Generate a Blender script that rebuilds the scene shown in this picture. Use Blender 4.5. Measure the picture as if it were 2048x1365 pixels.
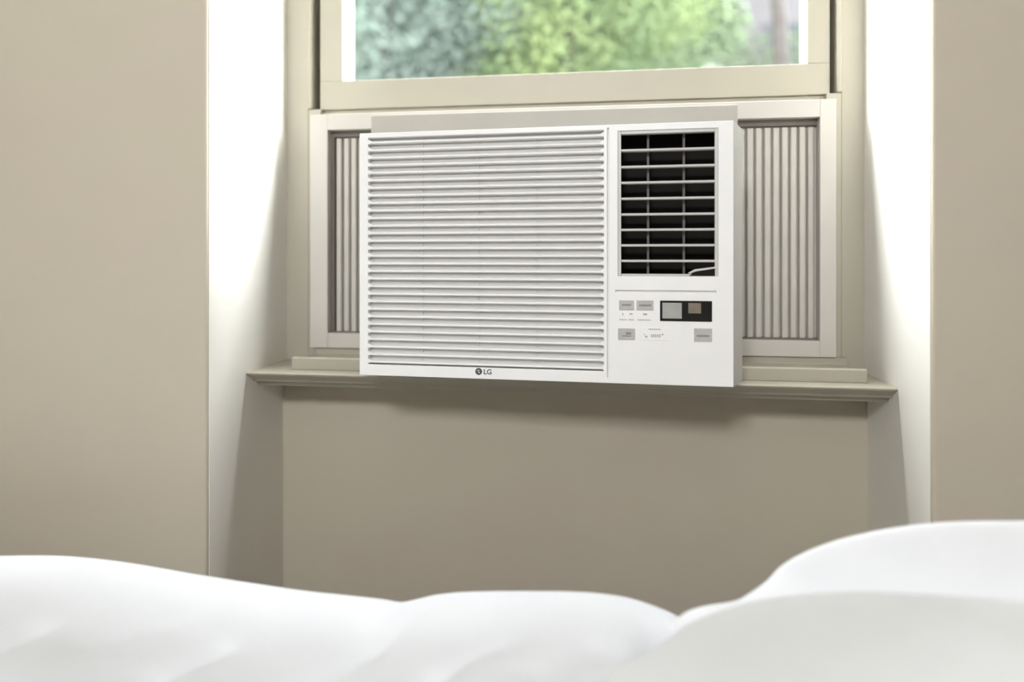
import bpy, bmesh, math, random
from mathutils import Vector, Matrix, noise

random.seed(7)
for o in list(bpy.data.objects):
    bpy.data.objects.remove(o)
SC = bpy.context.scene
COL = SC.collection
R = math.radians

# ------------------------------------------------------------------ camera
cam_d = bpy.data.cameras.new('camera')
cam = bpy.data.objects.new('camera', cam_d)
COL.objects.link(cam)
cam_d.sensor_width = 36.0
cam_d.sensor_fit = 'HORIZONTAL'
cam_d.lens = 36.0 * 1457.0 / 2048.0
cam_d.shift_y = -(682.5 - 515.0) / 2048.0
cam_d.clip_start = 0.02
cam_d.dof.use_dof = True
cam_d.dof.focus_distance = 1.29
cam_d.dof.aperture_fstop = cam_d.lens / 1000.0 / 0.020
cam.location = (0, 0, 1.05)
cam.rotation_euler = (R(90), 0, math.atan(216.0 / 1457.0))
SC.camera = cam

# ------------------------------------------------------------------ sky (bright, even overcast)
SKY = 74.0
world = bpy.data.worlds.new('overcast_sky')
SC.world = world
world.use_nodes = True
bg = world.node_tree.nodes['Background']
bg.inputs[0].default_value = (0.96, 0.98, 1.0, 1)
bg.inputs[1].default_value = SKY

# portal guiding the daylight through the window pane
pl = bpy.data.lights.new('window_portal', 'AREA')
pl.shape = 'RECTANGLE'
pl.size = 0.97
pl.size_y = 0.84
pl.cycles.is_portal = True
po = bpy.data.objects.new('window_portal', pl)
po.location = (-0.115, 1.605, 1.858)
po.rotation_euler = (R(-90), 0, 0)
COL.objects.link(po)

# second window, in the wall opposite (out of the picture), open to the same sky
WIN2 = (-0.84, 0.03, 2.12, 2.68)
ROOM_Y0 = -1.7
pl2 = bpy.data.lights.new('window_portal', 'AREA')
pl2.shape = 'RECTANGLE'
pl2.size = WIN2[1] - WIN2[0]
pl2.size_y = WIN2[3] - WIN2[2]
pl2.cycles.is_portal = True
po2 = bpy.data.objects.new('window_portal', pl2)
po2.location = ((WIN2[0] + WIN2[1]) / 2, ROOM_Y0 - 0.16, (WIN2[2] + WIN2[3]) / 2)
po2.rotation_euler = (R(90), 0, 0)
COL.objects.link(po2)

SC.view_settings.view_transform = 'Standard'
SC.view_settings.look = 'None'
SC.view_settings.gamma = 1.0
SC.view_settings.use_curve_mapping = False
SC.view_settings.exposure = -0.10


# ------------------------------------------------------------------ helpers
def mat(name, col, rough=0.5, spec=0.4, var=0.0, vscale=6.0, bump=0.0, bscale=200.0, col2=None, stretch=(1, 1, 1)):
    m = bpy.data.materials.new(name)
    m.use_nodes = True
    nt = m.node_tree
    b = nt.nodes['Principled BSDF']
    b.inputs['Base Color'].default_value = (*col, 1)
    b.inputs['Roughness'].default_value = rough
    b.inputs['Specular IOR Level'].default_value = spec
    tc = None
    if var > 0 or bump > 0:
        tc = nt.nodes.new('ShaderNodeTexCoord')
        mp = nt.nodes.new('ShaderNodeMapping')
        mp.inputs['Scale'].default_value = stretch
        nt.links.new(tc.outputs['Object'], mp.inputs[0])
    if var > 0:
        n = nt.nodes.new('ShaderNodeTexNoise')
        n.inputs['Scale'].default_value = vscale
        n.inputs['Detail'].default_value = 3
        nt.links.new(mp.outputs[0], n.inputs['Vector'])
        mx = nt.nodes.new('ShaderNodeMix')
        mx.data_type = 'RGBA'
        c2 = col2 or tuple(c * (1 - var) for c in col)
        mx.inputs[6].default_value = (*col, 1)
        mx.inputs[7].default_value = (*c2, 1)
        mr = nt.nodes.new('ShaderNodeMapRange')
        mr.inputs[1].default_value = 0.35
        mr.inputs[2].default_value = 0.65
        nt.links.new(n.outputs[0], mr.inputs[0])
        nt.links.new(mr.outputs[0], mx.inputs[0])
        nt.links.new(mx.outputs[2], b.inputs['Base Color'])
    if bump > 0:
        n2 = nt.nodes.new('ShaderNodeTexNoise')
        n2.inputs['Scale'].default_value = bscale
        n2.inputs['Detail'].default_value = 2
        nt.links.new(mp.outputs[0], n2.inputs['Vector'])
        bp = nt.nodes.new('ShaderNodeBump')
        bp.inputs['Strength'].default_value = bump
        bp.inputs['Distance'].default_value = 0.001
        nt.links.new(n2.outputs[0], bp.inputs['Height'])
        nt.links.new(bp.outputs[0], b.inputs['Normal'])
    return m


def leaf_mat(name, ca, cb, trans=0.3):
    m = bpy.data.materials.new(name)
    m.use_nodes = True
    nt = m.node_tree
    nt.nodes.remove(nt.nodes['Principled BSDF'])
    out = nt.nodes['Material Output']
    at = nt.nodes.new('ShaderNodeAttribute')
    at.attribute_name = 'tone'
    mx = nt.nodes.new('ShaderNodeMix')
    mx.data_type = 'RGBA'
    mx.inputs[6].default_value = (*ca, 1)
    mx.inputs[7].default_value = (*cb, 1)
    nt.links.new(at.outputs['Fac'], mx.inputs[0])
    d = nt.nodes.new('ShaderNodeBsdfDiffuse')
    t = nt.nodes.new('ShaderNodeBsdfTranslucent')
    s = nt.nodes.new('ShaderNodeMixShader')
    s.inputs[0].default_value = trans
    nt.links.new(mx.outputs[2], d.inputs[0])
    nt.links.new(mx.outputs[2], t.inputs[0])
    nt.links.new(d.outputs[0], s.inputs[1])
    nt.links.new(t.outputs[0], s.inputs[2])
    nt.links.new(s.outputs[0], out.inputs[0])
    return m


def glass_mat(name):
    m = bpy.data.materials.new(name)
    m.use_nodes = True
    nt = m.node_tree
    nt.nodes.remove(nt.nodes['Principled BSDF'])
    t = nt.nodes.new('ShaderNodeBsdfTransparent')
    t.inputs[0].default_value = (0.985, 1.0, 0.99, 1)
    nt.links.new(t.outputs[0], nt.nodes['Material Output'].inputs[0])
    return m


WALL = (0.518, 0.476, 0.378)
M = dict(
    wall=mat('taupe_wall_paint', WALL, 0.85, 0.15, 0.05, 2.2, 0.15, 260, (0.520, 0.462, 0.380), (1, 1, 2.5)),
    ceil=mat('ceiling_white', (0.80, 0.79, 0.76), 0.9, 0.1, 0.03, 3),
    floor=mat('oak_floor', (0.36, 0.25, 0.16), 0.45, 0.4, 0.35, 5, 0.1, 60, None, (1, 9, 1)),
    trim=mat('taupe_trim_paint', (0.415, 0.385, 0.312), 0.45, 0.35, 0.05, 5, 0.05, 150),
    panel=mat('panel_plastic', (0.56, 0.53, 0.485), 0.45, 0.4, 0.03, 9),
    pleat=mat('pleat_vinyl', (0.52, 0.49, 0.445), 0.4, 0.4, 0.06, 12),
    white=mat('white_plastic', (0.90, 0.888, 0.88), 0.38, 0.4, 0.015, 8),
    case=mat('case_steel', (0.20, 0.197, 0.19), 0.45, 0.4, 0.03, 10),
    vane=mat('vane_plastic', (0.58, 0.56, 0.53), 0.4, 0.4, 0.04, 30),
    divider=mat('divider_plastic', (0.13, 0.122, 0.112), 0.5, 0.3, 0.04, 30),
    rim=mat('outlet_rim_plastic', (0.58, 0.57, 0.55), 0.35, 0.4, 0.02, 30),
    dark=mat('dark_cavity', (0.012, 0.010, 0.008), 0.7, 0.15, 0.2, 20),
    black=mat('display_black', (0.010, 0.009, 0.008), 0.25, 0.4, 0.1, 20),
    lcd=mat('display_grey', (0.40, 0.405, 0.38), 0.35, 0.4, 0.12, 60),
    brown=mat('sensor_brown', (0.21, 0.175, 0.14), 0.35, 0.4, 0.15, 60),
    button=mat('button_grey', (0.50, 0.485, 0.47), 0.5, 0.3, 0.1, 80),
    print_=mat('grey_print', (0.28, 0.265, 0.26), 0.6, 0.2, 0.1, 200),
    pale=mat('pale_print', (0.50, 0.485, 0.48), 0.6, 0.2, 0.1, 200),
    logo=mat('logo_grey', (0.10, 0.092, 0.088), 0.4, 0.3, 0.1, 200),
    duvet=mat('white_cotton', (0.835, 0.845, 0.90), 0.9, 0.1, 0.03, 7, 0.25, 500),
    pillow=mat('white_pillowcase', (0.89, 0.90, 0.94), 0.9, 0.1, 0.03, 7, 0.25, 500),
    mattress=mat('mattress_ticking', (0.78, 0.77, 0.75), 0.9, 0.1, 0.05, 9),
    wood=mat('bed_wood', (0.30, 0.20, 0.12), 0.5, 0.4, 0.3, 6, 0, 1, None, (1, 8, 8)),
    pane=glass_mat('window_glass'),
    lawn=mat('lawn_green', (0.0293, 0.0440, 0.0171), 0.95, 0.1, 0.4, 3),
    bark=mat('bark_brown', (0.0171, 0.0147, 0.0134), 0.9, 0.1, 0.4, 12),
    render=mat('house_render', (0.0175, 0.0163, 0.0172), 0.9, 0.1, 0.08, 2),
    tile=mat('house_roof_tile', (0.0196, 0.0147, 0.0122), 0.9, 0.1, 0.3, 8),
    hglass=mat('house_window_glass', (0.008, 0.009, 0.010), 0.6, 0.05, 0.2, 3),
)


def link(o, parent=None):
    COL.objects.link(o)
    if parent:
        o.parent = parent
    return o


def tag(o, label=None, cat=None, group=None, kind=None):
    if label: o['label'] = label
    if cat: o['category'] = cat
    if group: o['group'] = group
    if kind: o['kind'] = kind
    return o


def empty(name, loc, rz=0):
    o = bpy.data.objects.new(name, None)
    o.empty_display_size = 0.05
    o.location = loc
    o.rotation_euler = (0, 0, rz)
    return link(o)


def box(bm, x0, x1, y0, y1, z0, z1):
    v = [bm.verts.new(p) for p in ((x0, y0, z0), (x1, y0, z0), (x1, y1, z0), (x0, y1, z0),
                                   (x0, y0, z1), (x1, y0, z1), (x1, y1, z1), (x0, y1, z1))]
    for f in ((0, 3, 2, 1), (4, 5, 6, 7), (0, 1, 5, 4), (1, 2, 6, 5), (2, 3, 7, 6), (3, 0, 4, 7)):
        bm.faces.new([v[i] for i in f])
    return v


def prism(bm, prof, a0, a1, axis='x'):
    """extrude a 2-D profile; axis x: profile is (y,z); axis z: profile is (x,y); axis y: profile is (x,z)"""
    def P(p, a):
        return {'x': (a, p[0], p[1]), 'z': (p[0], p[1], a), 'y': (p[0], a, p[1])}[axis]
    A = [bm.verts.new(P(p, a0)) for p in prof]
    B = [bm.verts.new(P(p, a1)) for p in prof]
    n = len(prof)
    bm.faces.new(A)
    bm.faces.new(list(reversed(B)))
    for i in range(n):
        bm.faces.new((A[i], B[i], B[(i + 1) % n], A[(i + 1) % n]))


def build(name, bm, m, parent=None, bevel=0.0, seg=2, smooth=False):
    bmesh.ops.recalc_face_normals(bm, faces=bm.faces)
    me = bpy.data.meshes.new(name)
    bm.to_mesh(me)
    bm.free()
    me.materials.append(m)
    o = link(bpy.data.objects.new(name, me), parent)
    if smooth:
        for p in me.polygons:
            p.use_smooth = True
    if bevel > 0:
        md = o.modifiers.new('bevel', 'BEVEL')
        md.width = bevel
        md.segments = seg
        md.limit_method = 'ANGLE'
        md.angle_limit = R(35)
        md.harden_normals = False
    return o


def boxobj(name, dims, m, parent=None, bevel=0.0, seg=2):
    bm = bmesh.new()
    box(bm, *dims)
    return build(name, bm, m, parent, bevel, seg)


# ------------------------------------------------------------------ the room
XL, XR = -0.7305, 0.4770          # recess sides
YF, YW, YO = 1.2077, 1.503, 1.62  # wall face, wall under the sill, outside face
RX0, RX1, CEIL = -2.45, 2.25, 2.90
HEAD = 2.40


def rounded_pier(bm, x0, x1, z0, z1, side):
    r = 0.006
    pts = []
    if side < 0:     # pier left of the recess: rounded corner at its right front
        pts = [(x0, YF)]
        for k in range(5):
            a = R(-90 + 22.5 * k)
            pts.append((x1 - r + r * math.cos(a), YF + r + r * math.sin(a)))
        pts += [(x1, YO), (x0, YO)]
    else:
        for k in range(5):
            a = R(180 + 22.5 * k)
            pts.append((x0 + r + r * math.cos(a), YF + r + r * math.sin(a)))
        pts += [(x1, YF), (x1, YO), (x0, YO)]
    prism(bm, pts, z0, z1, 'z')


bm = bmesh.new()
rounded_pier(bm, RX0, XL, 0, CEIL, -1)
rounded_pier(bm, XR, RX1, 0, CEIL, 1)
box(bm, XL, XR, YW, YO, 0, 0.79)
box(bm, XL, XR, YF, YO, HEAD, CEIL)
wall_back = build('wall_back', bm, M['wall'])
tag(wall_back, 'taupe painted wall with a deep recess around the window', kind='structure')

M['reveal'] = mat('reveal_daylit', (0.88, 0.85, 0.795), 0.8, 0.15, 0.03, 4, 0.1, 260)  # wall paint lightened: daylight on the recess sides put into the colour
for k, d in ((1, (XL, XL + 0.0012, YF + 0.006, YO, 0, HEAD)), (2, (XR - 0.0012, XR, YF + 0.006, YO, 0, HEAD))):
    tag(boxobj('trim_%d' % k, d, M['reveal'], None, 0.001), 'side of the deep window recess, daylight put into its pale colour', kind='structure', group='sides of the window recess')


def struct(name, dims, m, label):
    o = boxobj(name, dims, m)
    return tag(o, label, kind='structure')


struct('wall_left', (RX0 - 0.15, RX0, ROOM_Y0, YO, 0, CEIL), M['wall'], 'taupe side wall of the bedroom past the bed foot')
struct('wall_right', (RX1, RX1 + 0.15, ROOM_Y0, YO, 0, CEIL), M['wall'], 'taupe side wall of the bedroom behind the pillows')
struct('floor', (RX0 - 0.15, RX1 + 0.15, ROOM_Y0 - 0.2, YO, -0.12, 0), M['floor'], 'brown wooden bedroom floor under the bed')
struct('ceiling', (RX0 - 0.15, RX1 + 0.15, ROOM_Y0 - 0.2, YO, CEIL, CEIL + 0.12), M['ceil'], 'flat white bedroom ceiling')
bm = bmesh.new()
y0, y1 = ROOM_Y0 - 0.2, ROOM_Y0
box(bm, RX0 - 0.15, WIN2[0], y0, y1, 0, CEIL)
box(bm, WIN2[1], RX1 + 0.15, y0, y1, 0, CEIL)
box(bm, WIN2[0], WIN2[1], y0, y1, 0, WIN2[2])
box(bm, WIN2[0], WIN2[1], y0, y1, WIN2[3], CEIL)
tag(build('wall_front', bm, M['wall']), 'taupe bedroom wall with the second window', kind='structure')

w2 = empty('window_2', ((WIN2[0] + WIN2[1]) / 2, ROOM_Y0 - 0.12, WIN2[2]))
tag(w2, 'open second bedroom window opposite the air conditioner', kind='structure')
hw, hh = (WIN2[1] - WIN2[0]) / 2, WIN2[3] - WIN2[2]
for nm, d in (('jamb', (-hw, -hw + 0.05, -0.03, 0.03, 0, hh)), ('jamb', (hw - 0.05, hw, -0.03, 0.03, 0, hh)),
              ('rail', (-hw + 0.05, hw - 0.05, -0.03, 0.03, 0, 0.05)), ('rail', (-hw + 0.05, hw - 0.05, -0.03, 0.03, hh - 0.05, hh)),
              ('mullion', (-0.025, 0.025, -0.03, 0.03, 0.05, hh - 0.05))):
    boxobj(nm, d, M['trim'], w2, 0.003)

# baseboards along the window wall
for nm, d in (('baseboard_left', (RX0, XL, YF - 0.014, YF, 0, 0.09)), ('baseboard_right', (XR, RX1, YF - 0.014, YF, 0, 0.09))):
    o = boxobj(nm, d, M['trim'], None, 0.003)
    tag(o, 'low taupe baseboard at the foot of the wall', kind='structure', group='baseboards of the window wall')

# ------------------------------------------------------------------ the window
WO = Vector((-0.125, 1.52, 0.824))
win = empty('window_1', WO)
tag(win, 'taupe wooden sash window in the deep recess, sash raised above the air conditioner', kind='structure')


def wbox(name, d, m, bevel=0.002, parent=None):
    """box given in room coordinates, parented to the window"""
    p = parent or win
    o = boxobj(name, (d[0] - WO.x, d[1] - WO.x, d[2] - WO.y, d[3] - WO.y, d[4] - WO.z, d[5] - WO.z), m, p, bevel)
    return o


WT = HEAD
wbox('jamb', (XL, -0.678, 1.520, YO, 0.824, WT), M['trim'])
wbox('jamb', (0.4331, XR, 1.520, YO, 0.824, WT), M['trim'])
wbox('stop_bead', (-0.678, -0.6690, 1.514, 1.588, 1.376, WT - 0.06), M['trim'], 0.003)
wbox('stop_bead', (0.4240, 0.4331, 1.514, 1.588, 1.376, WT - 0.06), M['trim'], 0.003)
wbox('jamb_channel', (-0.678, -0.6100, 1.588, YO, 0.853, WT - 0.06), M['trim'], 0)
wbox('jamb_channel', (0.3770, 0.4331, 1.588, YO, 0.853, WT - 0.06), M['trim'], 0)
for x0, x1 in ((-0.678, -0.650), (0.405, 0.4331)):
    wbox('jamb_liner', (x0, x1, 1.520, 1.588, 0.824, 1.3755), M['trim'], 0.001)
wbox('head', (-0.678, 0.4331, 1.520, YO, WT - 0.06, WT), M['trim'])
# bottom moulding stepping out to the sill
for x0, x1 in ((-0.654, -0.478), (0.196, 0.439)):
    bm = bmesh.new()
    prism(bm, [(y - WO.y, z - WO.z) for y, z in ((YO, 0.824), (1.386, 0.824), (1.386, 0.8465), (1.389, 0.849), (1.396, 0.849), (1.400, 0.840), (1.500, 0.840), (1.500, 0.853), (YO, 0.853))],
          x0 - WO.x, x1 - WO.x, 'x')
    build('bottom_rail', bm, M['trim'], win, 0.001)
# sill board with rounded nose, cove under it
bm = bmesh.new()
nose = [(YO, 0.790), (1.392, 0.790), (1.386, 0.7985), (1.372, 0.8015), (1.368, 0.8055), (1.3475, 0.8175), (1.3440, 0.8210), (1.3460, 0.8235), (1.350, 0.824), (YO, 0.824)]
prism(bm, [(y - WO.y, z - WO.z) for y, z in nose], XL - WO.x, XR - WO.x, 'x')
build('sill', bm, M['trim'], win, 0.001)
# strip closing the gap between raised sash and filler panel, and behind the curtain edges
wbox('weather_strip', (-0.678, 0.4331, 1.537, 1.587, 1.335, 1.3745), M['trim'], 0)
# sash
wbox('stile', (-0.6557, -0.6036, 1.530, 1.585, 1.4385, WT - 0.062), M['trim'], 0.0015)
wbox('stile', (0.3710, 0.4142, 1.530, 1.585, 1.4385, WT - 0.062), M['trim'], 0.0015)
wbox('sash_rail', (-0.6557, 0.4142, 1.530, 1.585, 1.3755, 1.4385), M['trim'], 0.0015)
wbox('sash_rail', (-0.6036, 0.3710, 1.530, 1.585, WT - 0.13, WT - 0.062), M['trim'], 0.003)
for nm, pr, a0, a1, ax in (
        ('glazing_bead', [(-0.6036, 1.5325), (-0.6005, 1.552), (-0.6005, 1.585), (-0.6036, 1.585)], 1.4385, WT - 0.13, 'z'),
        ('glazing_bead', [(0.3710, 1.5325), (0.3690, 1.552), (0.3690, 1.585), (0.3710, 1.585)], 1.4385, WT - 0.13, 'z'),
        ('glazing_bead', [(1.534, 1.4385), (1.552, 1.4410), (1.585, 1.4410), (1.585, 1.4385)], -0.6036, 0.3710, 'x')):
    bm = bmesh.new()
    if ax == 'z':
        prism(bm, [(x - WO.x, y - WO.y) for x, y in pr], a0 - WO.z, a1 - WO.z, 'z')
    else:
        prism(bm, [(y - WO.y, z - WO.z) for y, z in pr], a0 - WO.x, a1 - WO.x, 'x')
    build(nm, bm, M['trim'], win)
wbox('pane', (-0.6010, 0.3692, 1.552, 1.556, 1.440, WT - 0.128), M['pane'], 0)

# ------------------------------------------------------------------ pleated filler panel round the air conditioner
FO = Vector((-0.123, 1.495, 0.8545))
fp = empty('window_filler_panel', FO)
tag(fp, 'pale frame with pleated side curtains closing the gap beside the air conditioner', 'filler panel')
PX0, PX1, PZ0, PZ1 = -0.6634, 0.4168, 0.8545, 1.3590
IX0, IX1, IZ0, IZ1 = -0.6237, 0.3862, 0.8865, 1.3245


def fbox(name, d, m, bevel=0.002):
    return boxobj(name, (d[0] - FO.x, d[1] - FO.x, d[2] - FO.y, d[3] - FO.y, d[4] - FO.z, d[5] - FO.z), m, fp, bevel)


fbox('frame_stile', (PX0, IX0, 1.495, 1.535, PZ0, PZ1), M['panel'], 0.0012)
fbox('frame_stile', (IX1, PX1, 1.495, 1.535, PZ0, PZ1), M['panel'], 0.0012)
fbox('frame_rail', (IX0, IX1, 1.495, 1.535, IZ1, PZ1), M['panel'], 0.0012)
fbox('frame_rail', (IX0, -0.446, 1.495, 1.535, PZ0, IZ0), M['panel'], 0.0012)
fbox('frame_rail', (0.184, IX1, 1.495, 1.535, PZ0, IZ0), M['panel'], 0.0012)
fbox('top_seal', (-0.4475, 0.1850, 1.506, 1.530, 1.2682, IZ1), M['pleat'], 0)
M['channel'] = mat('channel_grey', (0.385, 0.362, 0.325), 0.5, 0.3, 0.04, 9)
# top guide channel strip between the two curtains, above the unit
fbox('top_channel', (-0.5240, 0.2300, 1.488, 1.4950, 1.3130, 1.3520), M['channel'], 0.0015)


def curtain(x0, x1, n, flip):
    c = link(bpy.data.objects.new('pleated_curtain', None), fp)
    c.empty_display_size = 0.02
    w = (x1 - x0) / n
    bm = bmesh.new()
    # one pleat: flat rib standing proud between two grooves
    prism(bm, [(0.0010, 0.012), (0.0022, 0.0015), (0.0040, 0.0), (w - 0.0048, 0.0), (w - 0.0028, 0.0020), (w - 0.0018, 0.012)], 0, IZ1 - IZ0 - 0.018, 'z')
    src = build('pleat', bm, M['pleat'], c, 0.0008)
    for i in range(n):
        o = src if i == 0 else src.copy()
        if i:
            COL.objects.link(o)
            o.parent = c
        o.location = (x0 - FO.x + i * w, 1.512 - FO.y + 0.0012 * (i % 2), IZ0 - FO.z + 0.002)
    b = boxobj('backing_sheet', (x0 - (0.014 if x0 < 0 else 0.0) - FO.x, x1 + (0.006 if x0 > 0 else 0.0) - FO.x, 1.5245 - FO.y, 1.5265 - FO.y, IZ0 - 0.004 - FO.z, IZ1 + 0.004 - FO.z), M['pleat'], c)
    return c


M['pleat_shade'] = mat('shade_strip_brown', (0.17, 0.15, 0.13), 0.6, 0.2, 0.1, 40)  # dark strips standing in for shade along the frame's inner edges
for d in ((IX0, -0.4475, 1.5135, 1.524, IZ1 - 0.0125, IZ1), (0.185, IX1, 1.5135, 1.524, IZ1 - 0.0125, IZ1), (IX0, IX0 + 0.0085, 1.5135, 1.524, IZ0, IZ1 - 0.0125),
          (IX0, -0.4475, 1.508, 1.524, IZ0, IZ0 + 0.003), (0.185, IX1, 1.508, 1.524, IZ0, IZ0 + 0.004)):
    fbox('shade_strip', d, M['pleat_shade'], 0)
curtain(-0.6130, -0.4450, 10, False)
curtain(0.1830, 0.3830, 12, True)

# ------------------------------------------------------------------ the air conditioner
AO = Vector((-0.14, 1.262, 0.8245))
ac = empty('window_air_conditioner', AO, R(-2.6))
tag(ac, 'white window air conditioner with slatted grille sitting on the sill', 'air conditioner')
Z0 = AO.z


def abox(name, x0, x1, y0, y1, z0, z1, m, bevel=0.0, parent=None, seg=2):
    return boxobj(name, (x0, x1, y0, y1, z0 - Z0, z1 - Z0), m, parent or ac, bevel, seg)


abox('case', -0.316, 0.311, 0.055, 0.62, 0.8250, 1.268, M['case'], 0.004)

# front bezel: one plate with openings, drafted sides
BX0, BX1, BZ0, BZ1 = -0.3315, 0.3263, 0.8345, 1.2770
GX0, GX1, GZ0, GZ1 = -0.3150, 0.1125, 0.8545, 1.2680     # intake grille opening
OX0, OX1, OZ0, OZ1 = 0.1365, 0.3020, 1.0180, 1.2655      # air outlet opening
DX0, DX1 = 0.1187, 0.1213                                # groove between grille side and control side
RZ0, RZ1 = 0.9895, 0.9940                                # groove above the controls
xs = [BX0, GX0, GX1, DX0, DX1, 0.1325, OX0, 0.2990, OX1, BX1]
zs = [BZ0, 0.8425, GZ0, RZ0, RZ1, OZ0, OZ1, GZ1, 1.2715, BZ1]


def hole(x, z):
    if GX0 < x < GX1 and GZ0 < z < GZ1: return 0.016
    if OX0 < x < OX1 and OZ0 < z < OZ1: return 0.016
    if DX0 < x < DX1 and 0.8425 < z < 1.2715: return 0.006
    if 0.1325 < x < 0.2990 and RZ0 < z < RZ1: return 0.006
    return 0


bm = bmesh.new()
vd = {}


def V(x, y, z):
    k = (round(x, 5), round(y, 5), round(z, 5))
    if k not in vd:
        vd[k] = bm.verts.new((x, y, z - Z0))
    return vd[k]


cells = {}
for i in range(len(xs) - 1):
    for j in range(len(zs) - 1):
        cells[i, j] = hole((xs[i] + xs[i + 1]) / 2, (zs[j] + zs[j + 1]) / 2)
BD = 0.058


def outer(x, z):
    t = (x - BX0) / (BX1 - BX0)
    u = (z - BZ0) / (BZ1 - BZ0)
    return (BX0 - 0.0205 + t * (BX1 - BX0 + 0.041), BD, BZ0 + 0.002 + u * (BZ1 - BZ0 - 0.007))


for (i, j), d in cells.items():
    a, b, c, e = xs[i], xs[i + 1], zs[j], zs[j + 1]
    if d == 0:
        bm.faces.new((V(a, 0, c), V(b, 0, c), V(b, 0, e), V(a, 0, e)))
    for di, dj, p, q in ((-1, 0, (a, c), (a, e)), (1, 0, (b, c), (b, e)), (0, -1, (a, c), (b, c)), (0, 1, (a, e), (b, e))):
        nb = cells.get((i + di, j + dj))
        if d == 0 and nb is None:
            P, Q = outer(*p), outer(*q)
            bm.faces.new((V(p[0], 0, p[1]), V(q[0], 0, q[1]), V(*Q), V(*P)))
        elif d == 0 and nb:
            bm.faces.new((V(p[0], 0, p[1]), V(q[0], 0, q[1]), V(q[0], nb, q[1]), V(p[0], nb, p[1])))
    if 0 < d < 0.01:
        bm.faces.new((V(a, d, c), V(b, d, c), V(b, d, e), V(a, d, e)))
bezel = build('front_bezel', bm, M['white'], ac, 0.0012, 2)
M['side_shade'] = mat('side_shade_grey', (0.47, 0.46, 0.45), 0.4, 0.4, 0.02, 8)  # bezel's outer sides greyed: their shade is put into the colour
bezel.data.materials.append(M['side_shade'])
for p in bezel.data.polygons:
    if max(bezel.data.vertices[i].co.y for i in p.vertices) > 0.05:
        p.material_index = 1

# intake grille: 30 slats, backing, ribs
gr = link(bpy.data.objects.new('intake_grille', None), ac)
gr.empty_display_size = 0.02
NS = 30
pitch = (GZ1 - GZ0) / NS
bm = bmesh.new()
h = pitch
prism(bm, [(0.0118, 0.0096), (0.0070, 0.0084), (0.0030, 0.0072), (0.0012, 0.0064), (0.0006, 0.0050), (0.0010, 0.0036), (0.0030, 0.0028), (0.0118, 0.0026)],
      GX0 + 0.0002, GX1 - 0.0002, 'x')
slat = build('slat', bm, M['white'], gr)
for i in range(NS):
    o = slat if i == 0 else slat.copy()
    if i:
        COL.objects.link(o)
        o.parent = gr
    o.location = (0, 0, GZ0 - Z0 + i * pitch)
abox('backing', GX0, GX1, 0.0120, 0.0150, GZ0, GZ1, M['rim'], 0, gr)
for x in (-0.2145, -0.1105, -0.0060):
    abox('rib', x - 0.0008, x + 0.0008, 0.0095, 0.0120, GZ0, GZ1, M['rim'], 0, gr)
# scalloped slat roots along both sides of the opening
bm = bmesh.new()
for i in range(NS):
    z = GZ0 - Z0 + i * pitch
    for s, xe in ((1, GX0), (-1, GX1)):
        prism(bm, [(xe - s * 0.0005, z + 0.0022), (xe + s * 0.0115, z + 0.0048), (xe - s * 0.0005, z + 0.0112)], 0.0004, 0.012, 'y')
tag(build('slat_roots', bm, M['white'], gr, 0.0006, 1), kind='stuff')

# air outlet
ol = link(bpy.data.objects.new('air_outlet', None), ac)
ol.empty_display_size = 0.02
bm = bmesh.new()
rimw = 0.0055
for d in ((OX0, OX0 + rimw, OZ0, OZ1), (OX1 - rimw, OX1, OZ0, OZ1), (OX0 + rimw, OX1 - rimw, OZ0, OZ0 + 0.004), (OX0 + rimw, OX1 - rimw, OZ1 - rimw, OZ1)):
    box(bm, d[0], d[1], 0.0022, 0.016, d[2] - Z0, d[3] - Z0)
build('outlet_rim', bm, M['rim'], ol, 0.0008)
bm = bmesh.new()
vs = box(bm, OX0 + 0.0008, OX1 - 0.0008, 0.016, 0.054, OZ0 + 0.0008 - Z0, OZ1 - 0.0008 - Z0)
bmesh.ops.delete(bm, geom=[f for f in bm.faces if all(v.co.y < 0.017 for v in f.verts)], context='FACES')
build('outlet_cavity', bm, M['dark'], ol)
VZ = [1.2328, 1.2045, 1.1775, 1.1503, 1.1233, 1.0970, 1.0705, 1.0440]
bm = bmesh.new()
prism(bm, [(0.0028, -0.0014), (0.0042, -0.0024), (0.020, -0.0020), (0.020, 0.0008), (0.0042, 0.0020), (0.0028, 0.0012)], OX0 + rimw, OX1 - rimw, 'x')
vane = build('vane', bm, M['vane'], ol)
for i, z in enumerate(VZ):
    o = vane if i == 0 else vane.copy()
    if i:
        COL.objects.link(o)
        o.parent = ol
    o.location = (0, 0, z - Z0)
for x in (0.1870, 0.2470):
    abox('divider', x - 0.0022, x + 0.0022, 0.021, 0.045, OZ0 + 0.001, OZ1 - 0.001, M['divider'], 0.0006, ol)
# direction lever at the lower corner
bm = bmesh.new()
prism(bm, [(0.2530, 1.0240 - Z0), (0.2555, 1.0222 - Z0), (0.2660, 1.0262 - Z0), (0.2980, 1.0312 - Z0), (0.2980, 1.0345 - Z0), (0.2640, 1.0300 - Z0)], -0.0005, 0.008, 'y')
build('lever', bm, M['rim'], ol, 0.0008)
bm = bmesh.new()
prism(bm, [(0.2550, 1.0190 - Z0), (0.2965, 1.0190 - Z0), (0.2965, 1.0305 - Z0), (0.2660, 1.0255 - Z0)], 0.0016, 0.010, 'y')
build('lever_slot', bm, M['dark'], ol)

# controls
ct = link(bpy.data.objects.new('control_panel', None), ac)
ct.empty_display_size = 0.02


def plate(name, x0, x1, z0, z1, m, t=0.0012, bevel=0.0005):
    return abox(name, x0, x1, -t, 0.001, z0, z1, m, bevel, ct)


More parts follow.
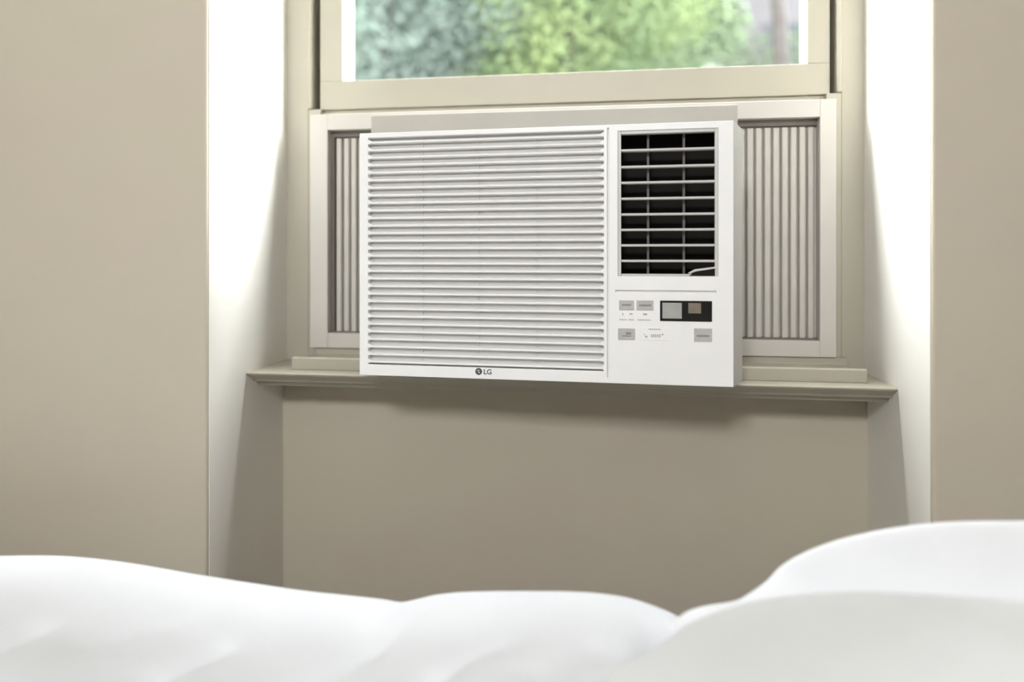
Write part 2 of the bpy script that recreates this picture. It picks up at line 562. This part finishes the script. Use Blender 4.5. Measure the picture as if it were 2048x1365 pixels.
plate('button', 0.1385, 0.1637, 0.9600, 0.9765, M['button'])
plate('button', 0.1680, 0.1962, 0.9602, 0.9768, M['button'])
plate('button', 0.1368, 0.1654, 0.9095, 0.9287, M['button'])
plate('button', 0.2627, 0.2918, 0.9090, 0.9310, M['button'])
plate('display', 0.2070, 0.2918, 0.9426, 0.9770, M['black'], 0.0014)
plate('display_screen', 0.2108, 0.2428, 0.9470, 0.9735, M['lcd'], 0.0018, 0.0003)
plate('remote_sensor', 0.2532, 0.2742, 0.9562, 0.9735, M['brown'], 0.0018, 0.0003)
plate('label_plaque', 0.1745, 0.2240, 0.9095, 0.9305, M['white'], 0.0008, 0.0004)


def marks(name, rects, m, t):
    bm = bmesh.new()
    for x0, x1, z0, z1 in rects:
        box(bm, x0, x1, -t, 0.0005, z0 - Z0, z1 - Z0)
    return build(name, bm, m, ct)


for r_ in [(0.1430, 0.1590, 0.9672, 0.9705), (0.1725, 0.1925, 0.9670, 0.9702), (0.1445, 0.1585, 0.9150, 0.9172),
                       (0.1500, 0.1590, 0.9185, 0.9225), (0.2670, 0.2875, 0.9170, 0.9205)]:
    marks('button_print', [r_], M['print_'], 0.0015)
pr = [(0.1440, 0.1458, 0.9512, 0.9552), (0.1560, 0.1615, 0.9525, 0.9548), (0.1790, 0.1855, 0.9518, 0.9550)]
for x0, n in ((0.1392, 4), (0.1545, 3), (0.1700, 7)):
    for k in range(n):
        pr.append((x0 + k * 0.0032, x0 + k * 0.0032 + 0.0022, 0.9425, 0.9448))
marks('indicator_print', pr, M['pale'], 0.0004)
pr = [(0.1880, 0.2080, 0.9276, 0.9293), (0.1820, 0.1862, 0.9140, 0.9170), (0.1800, 0.1825, 0.9185, 0.9200)]
for k in range(5):
    pr.append((0.1920 + k * 0.0034, 0.1944 + k * 0.0034, 0.9148, 0.9200))
pr.append((0.2098, 0.2125, 0.9185, 0.9215))
marks('label_print', pr, M['pale'], 0.0012)

# emblem under the grille: round badge followed by two letters
bm = bmesh.new()
ring = []
for k in range(24):
    a = 2 * math.pi * k / 24
    ring.append((-0.1075 + 0.0062 * math.cos(a), 0.8478 - Z0 + 0.0062 * math.sin(a)))
prism(bm, ring, -0.0004, 0.001, 'y')
em = build('emblem', bm, M['logo'], ac)
tag(em, 'small dark grey round badge')
bm = bmesh.new()
for x0, x1, z0, z1 in ((-0.1078, -0.1066, 0.8450, 0.8510), (-0.1078, -0.1050, 0.8450, 0.8460), (-0.1105, -0.1092, 0.8488, 0.8502)):
    box(bm, x0, x1, -0.0007, 0, z0 - Z0, z1 - Z0)
build('emblem_mark', bm, M['white'], em)
cu = bpy.data.curves.new('emblem_letters', 'FONT')
cu.body = 'LG'
cu.size = 0.0125
cu.extrude = 0.0004
cu.offset = 0.0002
to = bpy.data.objects.new('emblem_letters_src', cu)
COL.objects.link(to)
bpy.context.view_layer.update()
me = bpy.data.meshes.new_from_object(to.evaluated_get(bpy.context.evaluated_depsgraph_get()))
bpy.data.objects.remove(to)
me.materials.clear()
me.materials.append(M['logo'])
lo = link(bpy.data.objects.new('emblem_letters', me), ac)
lo.rotation_euler = (R(90), 0, 0)
lo.location = (-0.0990, -0.0001, 0.8434 - Z0)

# ------------------------------------------------------------------ the bed
bed = empty('bed', (-0.12, 0.23, 0.0))
tag(bed, 'bed with a plain mattress under white bedding', 'bed')
for nm, d, m, bv in (('bed_frame', (-1.28, 1.22, -0.80, 0.80, 0.10, 0.30), 'wood', 0.01),
                     ('mattress', (-1.24, 1.18, -0.77, 0.77, 0.30, 0.50), 'mattress', 0.04),
                     ('headboard', (1.22, 1.27, -0.82, 0.82, 0.0, 1.0), 'wood', 0.01)):
    boxobj(nm, d, M[m], bed, bv, 4)
for x in (-1.22, 1.14):
    for y in (-0.78, 0.70):
        boxobj('leg', (x, x + 0.08, y, y + 0.08, 0.0, 0.10), M['wood'], bed, 0.005)


def interp(tab, x):
    """smooth (Catmull-Rom) table lookup"""
    n = len(tab)
    if x <= tab[0][0]: return tab[0][1]
    if x >= tab[-1][0]: return tab[-1][1]
    for i in range(n - 1):
        if tab[i][0] <= x <= tab[i + 1][0]:
            break
    x0, y0 = tab[i]; x1, y1 = tab[i + 1]
    m0 = (y1 - tab[i - 1][1]) / (x1 - tab[i - 1][0]) if i > 0 else (y1 - y0) / (x1 - x0)
    m1 = (tab[i + 2][1] - y0) / (tab[i + 2][0] - x0) if i + 2 < n else (y1 - y0) / (x1 - x0)
    h = x1 - x0
    t = (x - x0) / h
    return ((2*t**3-3*t**2+1)*y0 + (t**3-2*t**2+t)*h*m0 + (-2*t**3+3*t**2)*y1 + (t**3-t**2)*h*m1)


# height of the duvet along its far ridge (x, z)
DUVET_RIDGE = [(-1.7, 0.6036), (-1.1666, 0.6036), (-0.9073, 0.6238), (-0.8004, 0.6295), (-0.7044, 0.6266), (-0.5879, 0.6161), (-0.4384, 0.6042), (-0.366, 0.6015), (-0.3162, 0.5995), (-0.2951, 0.5975), (-0.2741, 0.603), (-0.2464, 0.611), (-0.2052, 0.6178), (-0.1176, 0.625), (-0.0258, 0.628), (0.0572, 0.6175), (0.1072, 0.6057), (0.2229, 0.5928), (0.4531, 0.5983)]
DYR = 0.88


def seg_dist(x, y, a, b):
    ax, ay = a; bx, by = b
    t = max(0, min(1, ((x-ax)*(bx-ax)+(y-ay)*(by-ay)) / ((bx-ax)**2+(by-ay)**2)))
    return math.hypot(x - ax - t*(bx-ax), y - ay - t*(by-ay))


CREASES = [((-0.447, 0.771), (-0.48, 0.689), 0.01, 0.013), ((-0.48, 0.689), (-0.481, 0.656), 0.011, 0.01), ((-0.66, 0.742), (-0.667, 0.696), 0.013, 0.012), ((-0.284, 0.787), (-0.325, 0.707), 0.012, 0.007), ((-0.13, 0.786), (-0.191, 0.72), 0.01, 0.008), ((-0.186, 0.721), (-0.205, 0.688), 0.01, 0.012), ((-0.262, 0.847), (-0.27, 0.798), 0.012, 0.006), ((-0.538, 0.8), (-0.587, 0.737), 0.016, 0.005), ((-0.341, 0.696), (-0.372, 0.663), 0.012, 0.009), ((-0.032, 0.79), (-0.079, 0.726), 0.014, 0.007)]


def duvet_z(x, y):
    zr = interp(DUVET_RIDGE, x)
    flat = 0.625
    d = max(0.0, DYR - y)
    z = flat + (zr - flat) * (0.35 + 0.65 * math.exp(-(d / 0.28) ** 2))
    amp = min(1.0, d / 0.10)
    z += amp * 0.010 * noise.noise((x * 4.5 + 1.3, y * 5.0, 0.2))
    z += amp * 0.004 * noise.noise((x * 11, y * 9 + 3 * x, 1.7))
    u = max(0.0, min(1.0, (x - 0.0) / 0.08)) * max(0.0, min(1.0, (0.90 - y) / 0.06))
    z -= 0.042 * u * u * (3 - 2 * u)
    for a, b, w, dp in CREASES:
        q = seg_dist(x, y, a, b)
        z -= 0.8 * dp * math.exp(-(q / (1.5 * w)) ** 2)
    return z


def duvet():
    xs = [-1.62 + 0.04 * i for i in range(16)] + [-1.0 + 0.008 * i for i in range(int(1.36 / 0.008))] + [0.36 + 0.04 * i for i in range(14)]
    ys = [-0.60 + 0.03 * i for i in range(30)] + [0.30 + 0.03 * i for i in range(12)] + [0.66 + 0.008 * i for i in range(40)]
    edge = []
    # past the ridge: quarter round, then hang down beside the mattress
    for k in range(1, 9):
        a = R(90 - 11.25 * k)
        edge.append((DYR + 0.14 * math.cos(a), 0.10 * (1 - math.sin(a))))
    edge += [(DYR + 0.145, 0.16), (DYR + 0.148, 0.24), (DYR + 0.146, 0.30)]
    ys = [y for y in ys if y < DYR - 0.001]
    rows = []
    for x in xs:
        row = [(x, -0.62, 0.36)] + [(x, y, duvet_z(x, y)) for y in ys]
        zr = duvet_z(x, DYR)
        row.append((x, DYR, zr))
        row += [(x + 0.006 * math.sin(x * 17) * dz / 0.3, y + 0.012 * math.sin(x * 13) * dz / 0.3, zr - dz) for y, dz in edge]
        rows.append(row)
    rows.insert(0, [(p[0] - 0.03, p[1], min(p[2] - 0.22, 0.40)) for p in rows[0]])
    vs = [p for r in rows for p in r]
    n = len(rows[0])
    fs = [(i * n + j, (i + 1) * n + j, (i + 1) * n + j + 1, i * n + j + 1) for i in range(len(rows) - 1) for j in range(n - 1)]
    me = bpy.data.meshes.new('duvet')
    me.from_pydata(vs, [], fs)
    me.materials.append(M['duvet'])
    for p in me.polygons: p.use_smooth = True
    o = link(bpy.data.objects.new('duvet', me))
    md = o.modifiers.new('thick', 'SOLIDIFY')
    md.thickness = 0.03
    md.offset = -1
    return o


tag(duvet(), 'puffy white duvet spread over the bed with soft creases', 'duvet')


def pillow(name, loop, centre, base, skirt=0.05):
    """loop: closed ridge (x,y,z) running round the pillow; the top swells to the centre, the rim rounds down to base"""
    n0 = len(loop)
    N = 72
    pts = []
    for k in range(N):                       # closed Catmull-Rom through the loop
        u = k / N * n0
        i = int(u); t = u - i
        p = [Vector(loop[(i + q - 1) % n0]) for q in range(4)]
        pts.append(0.5 * ((2 * p[1]) + (p[2] - p[0]) * t + (2 * p[0] - 5 * p[1] + 4 * p[2] - p[3]) * t * t + (3 * p[1] - p[0] - 3 * p[2] + p[3]) * t ** 3))
    c = Vector(centre)
    rings = []
    bm = bmesh.new()
    for t in (0.12, 0.3, 0.5, 0.7, 0.85, 0.94):
        ring = []
        for p in pts:
            q = c.lerp(p, t)
            q.z = c.z + (p.z - c.z) * t ** 2.0
            q.z += 0.005 * noise.noise((q.x * 8, q.y * 8, 4.0)) * (1 - t)
            ring.append(q)
        rings.append(ring)
    rings.append(pts)
    for a in (25, 50, 72, 90):
        ring = []
        for p in pts:
            out = Vector((p.x - c.x, p.y - c.y, 0)).normalized()
            hgt = max(0.01, p.z - base)
            q = p + out * min(skirt, hgt) * math.sin(R(a))
            q.z = base + hgt * (0.5 + 0.5 * math.cos(R(a)))
            ring.append(q)
        rings.append(ring)
    ring = []
    for p in rings[-1]:
        q = c.lerp(p, 0.8); q.z = base
        ring.append(q)
    rings.append(ring)
    R_ = [[bm.verts.new(p) for p in r] for r in rings]
    top = bm.verts.new(c)
    bot = bm.verts.new((c.x, c.y, base))
    for k in range(N):
        l = (k + 1) % N
        bm.faces.new((top, R_[0][k], R_[0][l]))
        bm.faces.new((bot, R_[-1][l], R_[-1][k]))
        for a, b in zip(R_[:-1], R_[1:]):
            bm.faces.new((a[k], b[k], b[l], a[l]))
    o = build(name, bm, M['pillow'], None, 0, 2, True)
    md = o.modifiers.new('sub', 'SUBSURF')
    md.levels = 1
    md.render_levels = 2
    return o


BACK_LOOP = [(0.092, 0.87, 0.625), (0.1532, 0.9, 0.6444), (0.1916, 0.92, 0.6638), (0.2171, 0.93, 0.6855), (0.2777, 0.94, 0.7101), (0.3726, 0.95, 0.7293), (0.4771, 0.95, 0.7378), (0.6053, 0.94, 0.744), (0.95, 0.85, 0.66), (0.9, 0.7, 0.62), (0.6, 0.66, 0.62), (0.3, 0.7, 0.6)]
FRONT_LOOP = [(-0.0037, 0.69, 0.6492), (0.0474, 0.75, 0.6571), (0.0924, 0.8, 0.6651), (0.1604, 0.82, 0.6808), (0.2393, 0.81, 0.6987), (0.309, 0.8, 0.7054), (0.3968, 0.79, 0.709), (0.4894, 0.76, 0.7154), (0.85, 0.55, 0.68), (0.8, 0.3, 0.66), (0.55, 0.18, 0.65), (0.3, 0.22, 0.67), (0.03, 0.46, 0.675)]
tag(pillow('pillow', BACK_LOOP, (0.55, 0.79, 0.600), 0.565, 0.03), 'plump white pillow lying next to the window wall', 'pillow', 'white pillows on the bed')
tag(pillow('pillow', FRONT_LOOP, (0.48, 0.48, 0.735), 0.565, 0.03), 'plump white pillow overlapping the one next to the window wall', 'pillow', 'white pillows on the bed')

# ------------------------------------------------------------------ outside: lawn, trees, a house
lawn = boxobj('lawn', (-14, 10, 1.72, 26, -0.45, -0.30), M['lawn'])
tag(lawn, 'green lawn outside the window', kind='structure')


def crown(name, blobs, n, m, parent, size, seed):
    rnd = random.Random(seed)
    vs, fs, tone = [], [], []
    tot = sum(b[3] * b[4] * b[5] for b in blobs)
    for (cx, cy, cz, rx, ry, rz) in blobs:
        bt = rnd.uniform(-0.2, 0.2)
        for _ in range(int(n * rx * ry * rz / tot)):
            while True:
                d = Vector((rnd.uniform(-1, 1), rnd.uniform(-1, 1), rnd.uniform(-1, 1)))
                if 0.1 < d.length <= 1: break
            d = d.normalized() * (0.55 + 0.45 * rnd.random())
            p = Vector((cx + d.x * rx, cy + d.y * ry, cz + d.z * rz))
            nrm = (d + Vector((rnd.gauss(0, .5), rnd.gauss(0, .5), rnd.gauss(0, .5) + 0.3))).normalized()
            t1 = nrm.orthogonal().normalized()
            t1.rotate(Matrix.Rotation(rnd.uniform(0, 6.28), 3, nrm))
            t2 = nrm.cross(t1)
            s = size * rnd.uniform(0.6, 1.3)
            b = len(vs)
            vs += [p - t1 * s, p + t2 * s * 0.45 - nrm * 0.1 * s, p + t1 * s, p - t2 * s * 0.45 - nrm * 0.1 * s]
            fs.append((b, b + 1, b + 2, b + 3))
            tone.append(max(0, min(1, 0.5 + bt + 0.9 * noise.noise(p * 1.3) + rnd.gauss(0, 0.06))))
    me = bpy.data.meshes.new(name)
    me.from_pydata(vs, [], fs)
    at = me.attributes.new('tone', 'FLOAT', 'FACE')
    at.data.foreach_set('value', tone)
    me.materials.append(m)
    o = link(bpy.data.objects.new(name, me), parent)
    tag(o, kind='stuff')
    return o


def trunk(path, parent):
    bm = bmesh.new()
    prev = None
    for (x, y, z, r) in path:
        ring = [bm.verts.new((x + r * math.cos(k * math.pi / 5), y + r * math.sin(k * math.pi / 5), z)) for k in range(10)]
        if prev:
            for k in range(10):
                bm.faces.new((prev[k], prev[(k + 1) % 10], ring[(k + 1) % 10], ring[k]))
        prev = ring
    bm.faces.new(prev)
    return build('trunk', bm, M['bark'], parent, 0, 2, True)


LM = dict(teal=leaf_mat('leaf_blue_green', (0.044, 0.053, 0.048), (0.064, 0.082, 0.070)),
          lime=leaf_mat('leaf_yellow_green', (0.044, 0.061, 0.035), (0.066, 0.082, 0.038)),
          olive=leaf_mat('leaf_olive_green', (0.034, 0.043, 0.028), (0.052, 0.066, 0.041)))


def tree(name, loc, blobs, n, m, size, seed, label, path=None):
    t = empty(name, loc)
    tag(t, label, 'tree', 'trees outside the window')
    crown('foliage', blobs, n, m, t, size, seed)
    zt = blobs[0][2]
    trunk(path or [(0, 0, 0, 0.17), (0.02, 0, zt * 0.4, 0.13), (0.05, 0.03, zt * 0.75, 0.10), (0.02, 0.05, zt, 0.06)], t)
    return t


G = -0.30


def blobs_for(w, h, n, seed, low=1.2, dep=1.3):
    """a crown of overlapping clumps: first the core, then clumps around it"""
    rnd = random.Random(seed)
    out = [(0, 0, h * 0.55, w * 0.8, dep, h * 0.46)]
    for k in range(n):
        a = k / n
        z = low + (h - low - 0.6) * rnd.random()
        q = w * math.sqrt(max(0.05, 1 - ((z - h * 0.5) / (h * 0.55)) ** 2))
        r = rnd.uniform(0.55, 0.95) * w * 0.42
        out.append((rnd.uniform(-1, 1) * (q - r * 0.5), rnd.uniform(-0.8, 0.8) * dep, z, r, r * 0.8, r * 0.85))
    return out


tree('tree', (-4.0, 12.0, G), blobs_for(2.5, 13.0, 26, 11), 70000, LM['teal'], 0.055, 1,
     'dense blue green tree seen through the window pane beside the lime green tree')
tree('tree', (-0.9, 12.4, G), blobs_for(2.9, 13.5, 28, 12), 75000, LM['lime'], 0.055, 2,
     'bright yellow green tree seen through the middle of the window pane')
tree('tree', (1.75, 10.8, G), [(-0.3, 0.5, 3.5, 1.2, 0.9, 1.45), (0.8, 0.6, 3.5, 1.2, 0.9, 1.30), (0.2, .3, 8.2, 2.2, 1.6, 2.0), (1.2, .2, 7.4, 1.4, 1.2, 1.2)], 40000, LM['olive'], 0.045, 3,
     'slender olive green tree with a bare brown trunk seen through the window pane',
     [(0.44, -0.9, 0, 0.13), (0.38, -0.9, 2.5, 0.11), (0.32, -0.85, 4.4, 0.10), (0.28, -0.5, 6.0, 0.08), (0.2, 0, 8.0, 0.05)])
tree('tree', (-5.6, 16.4, G), blobs_for(3.4, 13.0, 30, 14, 0.8, 1.6), 80000, LM['olive'], 0.17, 4,
     'broad olive green tree standing behind the blue green tree')
tree('tree', (-1.0, 17.5, G), blobs_for(3.8, 13.0, 34, 15, 0.8, 1.6), 80000, LM['olive'], 0.17, 5,
     'broad olive green tree standing behind the lime green tree')

# unseen hedges added on both garden sides to block low sky light
for hx in (7.2, -8.4):
    hd = empty('hedge_blocker', (hx, 1.9, G))
    tag(hd, 'added, unseen leafy hedge on the garden side ' + ('towards' if hx > 0 else 'away from') + ' the neighbouring house', 'hedge_blocker', 'added hedges blocking the low sky')
    crown('foliage', [(0, 0.4 + 1.1 * k, zz, 1.0, 1.0, 1.1) for k in range(8) for zz in (1.0, 2.4, 3.8, 4.9)], 16000, LM['olive'], hd, 0.13, 20 + int(hx))
    bm = bmesh.new()
    for k in range(8):
        box(bm, -0.06, 0.06, 0.34 + 1.1 * k, 0.46 + 1.1 * k, 0, 4.6)
    tag(build('stems', bm, M['bark'], hd), kind='stuff')

# unseen tree added near the house; canopy keeps sky light off the bed
tree('tree', (-4.6, 6.6, G), [(3.4, 0, 8.9, 3.6, 2.3, 1.2), (0.8, 0.4, 8.6, 2.0, 1.6, 1.2), (5.2, 0.3, 8.4, 2.0, 1.8, 1.0)], 20000, LM['olive'], 0.16, 6,
     'unseen tree added to shade the bed, its canopy above the window',
     [(0, 0, 0, 0.24), (0.1, 0, 3.0, 0.20), (0.3, 0.1, 6.0, 0.17), (1.6, 0.2, 8.0, 0.12), (3.4, 0, 9.0, 0.06)])

tree('tree', (5.8, 7.2, G), [(-1.9, -0.9, 8.9, 2.0, 1.7, 1.1), (-0.6, -0.3, 8.6, 1.6, 1.4, 1.2)], 9000, LM['olive'], 0.16, 7,  # second unseen tree, added to keep sky light off the duvet
     'unseen tree added to shade the duvet, leaning towards the window from the house side',
     [(0, 0, 0, 0.22), (0, 0, 3.0, 0.18), (-0.2, -0.1, 6.0, 0.15), (-1.9, -0.9, 8.8, 0.06)])

hs = empty('house', (6.2, 22.0, G))
tag(hs, 'pale neighbouring house partly hidden by trees outside the window', 'house')
boxobj('wall', (-3.2, 3.2, 0, 5, 0, 10.2), M['render'], hs)
bm = bmesh.new()
prism(bm, [(-0.4, 10.2), (2.5, 12.2), (5.4, 10.2)], -3.5, 3.5, 'x')
build('roof', bm, M['tile'], hs)
for x in (-2.0, 0.6):
    for z in (1.2, 4.0, 6.8):
        w = boxobj('window', (x - 0.08, x + 1.08, -0.05, 0.02, z - 0.08, z + 1.38), M['render'], hs)
        boxobj('glass_pane', (x, x + 1.0, -0.06, 0.0, z, z + 1.3), M['hglass'], w)
